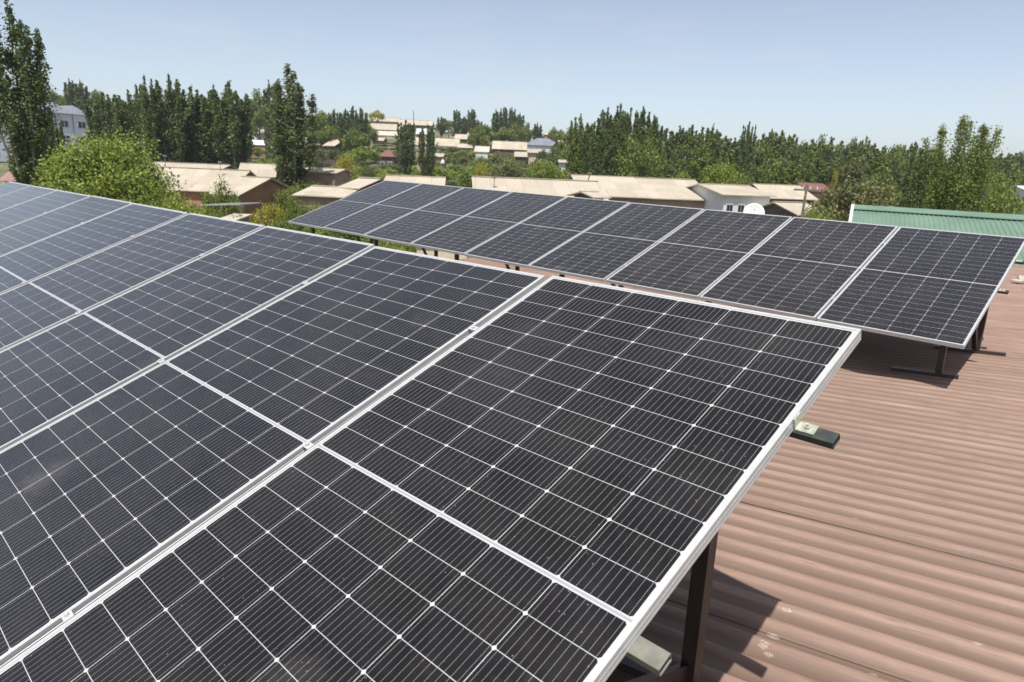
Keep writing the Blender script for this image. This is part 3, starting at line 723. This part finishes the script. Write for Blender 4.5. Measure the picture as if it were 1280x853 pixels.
def poplar_mesh(seed, h, wd, n, size, mat, stems=9, bare=.04, slim=1.0, spread=.36, flat=False):
    """upright tree: many steep leaders with ascending side branches, a ragged column"""
    rr = np.random.default_rng(seed); P_ = []; tb = MB()
    tb.cyl((0, 0, -.3), (0, 0, h * .5), .013 * h, .006 * h, n=7)
    lead = []
    for k in range(stems):
        a = 2.4 * k + rr.uniform(-.4, .4); z0 = h * rr.uniform(bare, .22); rel = 0.0 if k == 0 else rr.uniform(.35, 1.0)
        top = h * (1.0 if k == 0 else .99 - .05 * rr.random() - .26 * rel * rr.random()); sp = wd * spread * rel
        if flat: top = h * (1.0 if k == 0 else .985 - .13 * rr.random())
        p0 = np.array([0, 0, z0]); p1 = np.array([math.cos(a) * sp, math.sin(a) * sp, top])
        pm = p0 * .55 + p1 * .45 + np.array([math.cos(a), math.sin(a), 0]) * sp * .50
        lead.append((p0, pm, p1)); tb.cyl(p0, pm, .0055 * h, .004 * h, n=5, cap=False); tb.cyl(pm, p1, .004 * h, .0010 * h, n=5, cap=False)
    nb = stems * 16; gapf = rr.uniform(.65, 1.15, stems)
    for k in range(nb):
        p0, pm, p1 = lead[k % stems]; t = (k // stems + rr.random()) / 16.0
        c = (p0 * (1 - 2 * t) + pm * 2 * t) if t < .5 else (pm * (2 - 2 * t) + p1 * (2 * t - 1))
        a = rr.uniform(0, 6.28); zr = c[2] / h
        env = min(1.0, (1.0 - t) * 2.4 + .30) * min(1, .6 + zr * 2.0) * gapf[k % stems]
        ln = wd * rr.uniform(.08, .36) * env * slim; e = c + np.array([math.cos(a) * ln * .8, math.sin(a) * ln * .8, ln * rr.uniform(.8, 1.7)])
        if e[2] > p1[2]: e = c + (e - c) * max(.15, (p1[2] - c[2]) / (e[2] - c[2]))
        P_.append(limb_pts(c, e, int(n / nb * rr.uniform(.6, 1.4) * (.45 + .75 * env)), wd * .115 * slim ** .6 * rr.uniform(.7, 1.4) * (.4 + .6 * env), rr, .45))
        if k % 3 == 0: tb.cyl(c, e, .0022 * h, .0008 * h, n=4, cap=False)
    for p0, pm, p1 in lead:                                  # leaves close along each leader up to its tip
        m_ = int(n * .05); t = rr.random(m_); c = pm + (p1 * 1.02 - pm) * t[:, None]
        P_.append(c + rr.normal(size=(m_, 3)) * ((wd * .062 * (1.2 - t)) if flat else (wd * .07 * (1.05 - t) + .012 * wd))[:, None])
    pts = np.concatenate(P_); nrm = pts * np.array([1, 1, 0]) / (wd * .35) + np.array([0, 0, .55]); nrm /= np.maximum(np.linalg.norm(nrm, axis=1), .3)[:, None]
    V, nn, val = leaves(pts, size, seed + 1, nrm=nrm)
    me = crown_mesh('poplar_crown', V, nn, val, mat)
    return me, tb
def round_mesh(seed, h, wd, n, size, mat, clumps=38, bare=.18, shape=1.0):
    """spreading tree: leaf clumps at the ends of limbs in an uneven crown"""
    rr = np.random.default_rng(seed); P_ = []; Nn = []; tb = MB(); tb.cyl((0, 0, -.3), (0, 0, h * .42), .028 * h, .018 * h, n=8)
    cz = h * (bare + 1) / 2; az = h * (1 - bare) / 2
    for k in range(clumps):
        d = rr.normal(size=3); d /= np.linalg.norm(d); d[2] = abs(d[2]) * .9 - .25 * rr.random() if rr.random() < .75 else d[2]
        q = rr.uniform(.45, .86); c = np.array([d[0] * wd * .5 * q, d[1] * wd * .5 * q, cz + d[2] * az * q])
        r = wd * rr.uniform(.09, .19); m_ = int(n / clumps * (r / (wd * .14)) ** 1.6)
        s = rr.normal(size=(m_, 3)); s /= np.linalg.norm(s, axis=1)[:, None]
        rad = rr.random(m_) ** .45; sub = 1 + .35 * np.sin(s[:, 0] * 5 + k) * np.sin(s[:, 1] * 6 + k * 2)
        P_.append(c + s * (r * rad * sub)[:, None] * np.array([1.1, 1.1, .8])); Nn.append(s * .8 + np.array([0, 0, .6]))
        if k % 2 == 0: tb.cyl((0, 0, h * rr.uniform(.2, .42)), c, .009 * h, .002 * h, n=5, cap=False)
    pts = np.concatenate(P_); V, nn, val = leaves(pts, size, seed + 1, nrm=np.concatenate(Nn))
    return crown_mesh('round_crown', V, nn, val, mat), tb
PROTO = {}
def get(kind):
    """three shapes of each kind, modelled once"""
    if kind in PROTO: return PROTO[kind]
    base, col, q = kind; S = []
    for v in range(3 if q != 'near' else 1):
        sd_ = hash_((base, col, q)) + v * 11
        if base == 'fan':
            me, tb = poplar_mesh(sd_, 10, 6, 21000, .105, LF[col], stems=17, slim=.40, spread=.38, flat=False); bm_ = BARK
        elif base == 'poplar':
            me, tb = poplar_mesh(sd_, 10, 2.8, {'far': 4200, 'mid': 9000, 'near': 19000}[q], {'far': .25, 'mid': .16, 'near': .10}[q], LF[col], stems={'far': 9, 'mid': 11, 'near': 8}[q], slim=.68 if col == 'silver' or q == 'near' else (1.0, .8, .9)[v], spread=.33 if col == 'silver' or q == 'near' else .40, flat=not (q == 'near') and col != 'silver')
            bm_ = BARK
        else:
            me, tb = round_mesh(sd_, 6, 6, {'far': 3200, 'mid': 8500, 'near': 24000}[q], {'far': .34, 'mid': .19, 'near': .125}[q], LF[col], clumps={'far': 26, 'mid': 42, 'near': 58}[q], bare=.12 if base == 'bush' else .2)
            bm_ = BARK
        tmp = tb.build('trunk', bm_); tm = tmp.data; bpy.data.objects.remove(tmp)
        S.append((me, tm))
    PROTO[kind] = S; return S
def hash_(t): return sum(ord(c) * (i + 1) for i, c in enumerate(''.join(t))) % 9973
cnt = [0]
def tree(base, col, q, x, ytop, d, wpx, label, group=None, ybot=None, lean=0.0, name=None, cat=None):
    S = get((base, col, q)); me, tm = S[cnt[0] % len(S)]; cnt[0] += 1
    p = P(x, ytop, d); z0 = Tz(p.x, p.y) if ybot is None else P(x, ybot, d).z
    h = p.z - z0; H0, W0 = (10, 2.8) if base == 'poplar' else ((10, 6) if base == 'fan' else (6, 6))
    nm = name or {'poplar': 'poplar_tree', 'fan': 'feathery_tree', 'round': 'broadleaf_tree', 'bush': 'shrub'}[base]
    t = empty(nm, Vector((p.x, p.y, z0)), label, cat or {'poplar': 'poplar', 'fan': 'tree', 'round': 'tree', 'bush': 'shrub'}[base], group, rz=(cnt[0] * 2.39996) % 6.283)
    wm = wpx * d / FPX
    t.scale = (wm / W0, wm / W0, max(h, .6) / H0)
    if lean: t.rotation_euler = (0, lean, 0)
    link('crown', me, t); link('trunk', tm, t)
    return t
# the trees one can tell apart
tree('poplar', 'poplar', 'near', 6, -14, 44, 92, 'tall dark poplar cut by the left edge of the picture')
tree('poplar', 'poplar', 'mid', 40, 128, 50, 48, 'shorter dark tree standing right of the leftmost tall poplar')
tree('poplar', 'poplar', 'mid', 66, 150, 60, 26, 'small slim dark poplar in front of the apartment block')
tree('round', 'lime', 'near', 129, 161, 36, 168, 'big bright green leafy tree behind the near panel row at left')
tree('round', 'lime', 'mid', 222, 238, 31, 92, 'low yellow green tree right below the big bright tree')
tree('round', 'mid', 'mid', 276, 226, 40, 56, 'small dark bushy tree in front of the orange walled house')
tree('poplar', 'silver', 'near', 359, 84, 64, 88, 'tall silvery green poplar standing alone left of the far row')
tree('round', 'mid', 'mid', 375, 226, 50, 62, 'dark green tree at the foot of the tall silvery poplar')
tree('round', 'yellow', 'mid', 334, 246, 42, 48, 'yellow leaved bush left of the tall poplar foot')
tree('round', 'olive', 'mid', 1078, 216, 44, 118, 'wide olive green tree left of the green roof')
tree('poplar', 'poplar', 'mid', 1152, 190, 40, 34, 'slim dark leafy tree just behind the green roof')
tree('fan', 'mid', 'near', 1206, 150, 41, 122, 'feathery tree with upright branches behind the green roof')
tree('round', 'mid', 'mid', 1220, 186, 43, 100, 'rounded dark green tree filling in below the feathery upright tree')
tree('poplar', 'poplar', 'mid', 507, 152, 118, 28, 'left one of the pair of dark narrow poplars on the slope')
tree('poplar', 'poplar', 'mid', 535, 158, 118, 27, 'right one of the pair of dark narrow poplars on the slope')
tree('poplar', 'mid', 'mid', 726, 145, 95, 32, 'narrow lone poplar left of the big clump right of centre')
tree('round', 'yellow', 'mid', 432, 188, 100, 32, 'tree with yellow blossom clusters in the bushes left of centre')
tree('round', 'yellow', 'mid', 604, 196, 90, 24, 'small tree with pale yellow blossom near the centre')
tree('round', 'lime', 'mid', 912, 196, 68, 56, 'bright lime green tree behind the whitewashed house')
tree('round', 'yellow', 'mid', 1050, 204, 95, 18, 'small yellow green tree in front of the right forest')
tree('round', 'rust', 'mid', 1040, 222, 70, 24, 'rusty brown bush beside the wide olive tree')
tree('round', 'rust', 'far', 322, 143, 235, 26, 'reddish brown tree on the hill left of the tall poplar')
tree('round', 'yellow', 'far', 471, 136, 280, 20, 'yellowish tree on the hilltop skyline')
tree('round', 'lime', 'mid', 680, 196, 100, 52, 'bright green tree below the grey hipped roof')
tree('round', 'olive', 'mid', 640, 196, 85, 70, 'wide olive tree behind the wide cream roof')
tree('round', 'mid', 'mid', 795, 164, 85, 66, 'rounded green tree at the front of the big poplar clump')
tree('round', 'lime', 'mid', 850, 208, 70, 40, 'light green bush left of the whitewashed house')
tree('round', 'mid', 'mid', 928, 208, 62, 46, 'dark rounded tree behind the roof of the whitewashed house')
tree('poplar', 'poplar', 'mid', 937, 154, 110, 20, 'single poplar spire rising above the right forest')
r0 = random.Random(3)
tree('bush', 'mid', 'mid', 601, 190.5, 140, 28, 'green shrub in front of the small white walled house near centre')
G1_ = 'dark poplars standing in a row behind the cream roof at left'
for x, y, wp, d in [(128, 117, 30, 92), (143, 118, 26, 88), (160, 114, 28, 95), (180, 95, 22, 86), (196, 106, 34, 92), (211, 97, 30, 88), (238, 111, 34, 90), (252, 116, 24, 95), (267, 109, 26, 92), (286, 104, 32, 88), (298, 118, 22, 94), (172, 122, 26, 98), (225, 120, 22, 99)]:
    tree('poplar', 'poplar', 'mid', x, y + r0.uniform(0, 5), d, wp * 1.6, 'tall dark poplar in the dense row behind the wide cream roof', G1_)
G2_ = 'poplars of the big clump right of centre'
for x, y, wp, d in [(748, 152, 24, 92), (760, 138, 26, 88), (776, 133, 24, 90), (789, 137, 20, 94), (804, 137, 26, 90), (818, 147, 22, 92), (742, 165, 22, 86), (768, 160, 26, 85)]:
    tree('poplar', 'poplar', 'mid', x, y, d, wp * 1.5, 'tall poplar in the big clump right of centre', G2_)
# skyline trees left to right
G3_ = 'distant trees along the left skyline'
for x, y, k, wp, d in [(52, 112, 'poplar', 26, 200), (66, 108, 'round', 30, 200), (86, 100, 'poplar', 22, 195), (100, 102, 'poplar', 22, 195), (116, 108, 'round', 34, 200), (30, 118, 'poplar', 24, 200), (76, 114, 'round', 26, 205),
                       (310, 120, 'round', 30, 190), (322, 114, 'round', 34, 195), (336, 104, 'poplar', 26, 150), (346, 118, 'round', 36, 195), (376, 140, 'round', 26, 200), (390, 148, 'round', 24, 210)]:
    tree(k, 'mid' if k == 'round' else 'poplar', 'far', x, y, d, wp, 'distant green tree on the left skyline above the village', G3_)
G4_ = 'dense trees on the hillside left of centre'
for x, y, k, wp, d in [(404, 134, 'round', 34, 185), (418, 138, 'poplar', 20, 170), (430, 140, 'poplar', 22, 160), (441, 134, 'poplar', 22, 175), (452, 138, 'poplar', 20, 165), (415, 152, 'round', 34, 165), (445, 155, 'round', 34, 155), (460, 150, 'round', 22, 180), (396, 160, 'round', 26, 170)]:
    tree(k, 'mid' if k == 'round' else 'poplar', 'far', x, y, d, wp, 'green tree in the dense clump on the hillside right of the tall poplar', G4_)
G5_ = 'skyline poplars near the centre'
for x, y, k, wp, d in [(571, 138, 'poplar', 14, 230), (580, 146, 'poplar', 14, 235), (590, 136, 'poplar', 14, 230), (597, 150, 'poplar', 14, 235), (552, 146, 'poplar', 14, 250), (561, 148, 'round', 20, 250), (603, 152, 'round', 32, 200), (598, 158, 'round', 24, 190),
                       (620, 138, 'poplar', 16, 220), (630, 135, 'poplar', 16, 220), (640, 135, 'poplar', 16, 225), (650, 142, 'poplar', 16, 225), (633, 156, 'round', 30, 210), (658, 154, 'round', 20, 220), (672, 154, 'poplar', 16, 215), (696, 156, 'round', 22, 220), (711, 162, 'round', 22, 200), (716, 158, 'poplar', 14, 200), (646, 150, 'round', 24, 215)]:
    tree(k, 'mid' if k == 'round' else 'poplar', 'far', x, y, d, wp, 'distant tree on the skyline near the centre of the picture', G5_)
# forest on the right: three ranks of individual trees
G6_ = 'trees of the long forest belt at right'
def sky_y(x): return np.interp(x, [700, 740, 830, 850, 900, 930, 960, 1000, 1040, 1090, 1130, 1170, 1220, 1280, 1400], [172, 165, 166, 158, 165, 172, 168, 172, 175, 177, 184, 190, 197, 196, 202])
r = random.Random(5)
for rank, (d0, lift, step) in enumerate([(150, 0, 12), (128, 7, 13), (108, 17, 15), (92, 28, 17)]):
    x = 700.0 if rank < 2 else 826.0
    while x < 1330:
        k = 'poplar' if r.random() < .6 else 'round'; wp = r.uniform(24, 40) if k == 'poplar' else r.uniform(26, 40)
        tree(k, r.choice(['poplar', 'mid', 'mid', 'poplar', 'olive']) if rank else r.choice(['poplar', 'mid']), 'far', x, sky_y(x) + lift + r.uniform(-7, 8), d0 + r.uniform(-7, 7), wp,
             'green tree in the long forest belt along the right skyline', G6_)
        x += step * r.uniform(.75, 1.3)
# village greenery filling the slopes between the roofs
G7_ = 'garden trees and shrubs between the village houses'
def solve(x, yb):
    best = None
    for d in np.arange(30, 330, 3.0):
        p = P(x, hy(x), d); q = p.copy(); q.z = Tz(p.x, p.y); yy = hy(x) - (q.z - EYE) / d * FPX * 1.0
        e = abs(yy - yb)
        if best is None or e < best[0]: best = (e, d)
    return best[1]
tries = 0; made = 0; placed = []
for (x0, y0, x1, ye_, dh) in [b for b in BOX if b[4] > 100 and b[4] != 150 or b[4] == 150 and b[0] > 300]:
    ye_ -= 4; x = x0 + r.uniform(-3, 1)
    while x < x1 + 3:
        d = dh - r.uniform(3, 9); wm = r.uniform(2.2, 4.5); wp = wm / d * FPX
        col = r.choice(['mid', 'mid', 'lime', 'olive', 'poplar'])
        if r.random() < .8: tree('bush', col, 'far', x + wp / 2, ye_ + r.uniform(1.2, 3.2), d, wp * 1.25, {'mid': 'mid green', 'lime': 'light green', 'olive': 'olive green', 'poplar': 'dark green'}[col] + ' garden tree among the village houses', 'garden trees and shrubs between the village houses')
        x += wp * r.uniform(.7, 1.1)
while tries < 4200 and made < 260:
    tries += 1
    x = r.uniform(285, 880); yb = r.uniform(168, 262)
    if x > 740 and yb < 200: continue
    d = solve(x, yb)
    if d < 62 and x > 560: continue
    hm = r.uniform(2.2, 5.0) if r.random() < .8 else r.uniform(5, 7.5); wm = hm * r.uniform(.9, 1.6)
    wp = wm / d * FPX; yt = yb - hm / d * FPX
    bad = False
    for (x0, y0, x1, y1, dh) in BOX:
        if d < dh + 6 and x + wp * .45 > x0 and x - wp * .45 < x1 and yt < y1 - 2.5 and yb > y0: bad = True; break
        if abs(d - dh) < 8 and x + wp * .4 > x0 and x - wp * .4 < x1: bad = True; break
    if bad: continue
    if any(abs(x - a) < (wp + c) * .22 and abs(d - b) < 5 for a, b, c in placed): continue
    placed.append((x, d, wp)); made += 1
    col = r.choice(['mid', 'mid', 'lime', 'olive', 'mid', 'lime', 'poplar'])
    tree('bush', col, 'far' if d > 110 else 'mid', x, yt, d, wp, {'mid': 'mid green', 'lime': 'light green', 'olive': 'olive green', 'poplar': 'dark green'}[col] + ' garden tree among the village houses', G7_)
print('greenery', made)
# garden between the roof edge and the nearest houses
for i, (x, y, d, wp) in enumerate([(560, 268, 36, 50), (610, 272, 34, 56), (660, 276, 35, 48), (712, 280, 34, 60), (765, 276, 38, 50), (815, 282, 36, 54), (860, 284, 37, 48), (905, 286, 36, 40), (960, 290, 36, 46)]):
    tree('bush', ['mid', 'lime', 'olive'][i % 3], 'mid', x, y, d, wp, 'low shrub in the yard between the brown roof and nearest houses', 'shrubs in the yard behind the far row')
# low shrubs seen through the gap under the far row
for i in range(12):
    tree('bush', r.choice(['lime', 'mid', 'yellow']), 'mid', 378 + i * 15 + r.uniform(-5, 5), 288 + r.uniform(-8, 4) + i * 1.2, 27 + r.uniform(-2, 5), 52, 'leafy shrub seen through the gap beneath the far panel row', 'shrubs below the left end of the far row')
for i, (x, y, d, wp) in enumerate([(348, 210, 80, 30), (388, 200, 95, 36), (412, 203, 90, 34), (440, 208, 85, 40), (458, 206, 88, 32), (436, 222, 62, 30), (452, 228, 54, 34), (372, 242, 41, 44), (398, 245, 40, 50), (384, 252, 38, 48), (410, 248, 39, 46), (434, 250, 38, 44), (455, 246, 42, 34), (398, 262, 33, 60), (432, 264, 33, 60), (352, 262, 34, 54), (395, 222, 62, 34), (425, 222, 60, 30), (470, 256, 36, 60), (500, 268, 32, 60)]):
    tree('bush', ['mid', 'lime', 'mid', 'lime', 'poplar'][i % 5], 'mid', x, y, d, wp, 'bushy green shrub between the tall poplar and the far row corner', 'shrubs between the tall poplar and the far row')
for i, (x, y, d, wp) in enumerate([(196, 262, 30, 60), (240, 262, 32, 50), (300, 262, 34, 46), (160, 232, 33, 70), (262, 248, 36, 44), (318, 268, 32, 50), (1020, 248, 40, 50), (1130, 228, 60, 50), (1262, 214, 62, 50)]):
    tree('bush', ['lime', 'lime', 'mid', 'lime', 'mid', 'yellow', 'lime', 'mid', 'mid'][i], 'mid', x, y, d, wp, 'low leafy garden shrub just beyond the panel rows', 'shrubs just beyond the panel rows')

# ------------------------------------------------------------------ air
hz = MB(); hz.box((0, 330, 22), (1500, 1100, 66)); o = hz.build('haze', []) if False else None
me = bpy.data.meshes.new('haze'); me.from_pydata([tuple(v) for v in hz.v], [], hz.f)
hm = bpy.data.materials.new('haze'); hm.use_nodes = True; ntz = hm.node_tree; ntz.nodes.remove(ntz.nodes['Principled BSDF'])
pv = ntz.nodes.new('ShaderNodeVolumePrincipled'); pv.inputs['Color'].default_value = (0.86, 0.91, 1.0, 1); pv.inputs['Density'].default_value = 0.0003; pv.inputs['Anisotropy'].default_value = 0.2
ntz.links.new(pv.outputs[0], ntz.nodes['Material Output'].inputs['Volume'])
me.materials.append(hm); tag(link('haze', me), kind='stuff')
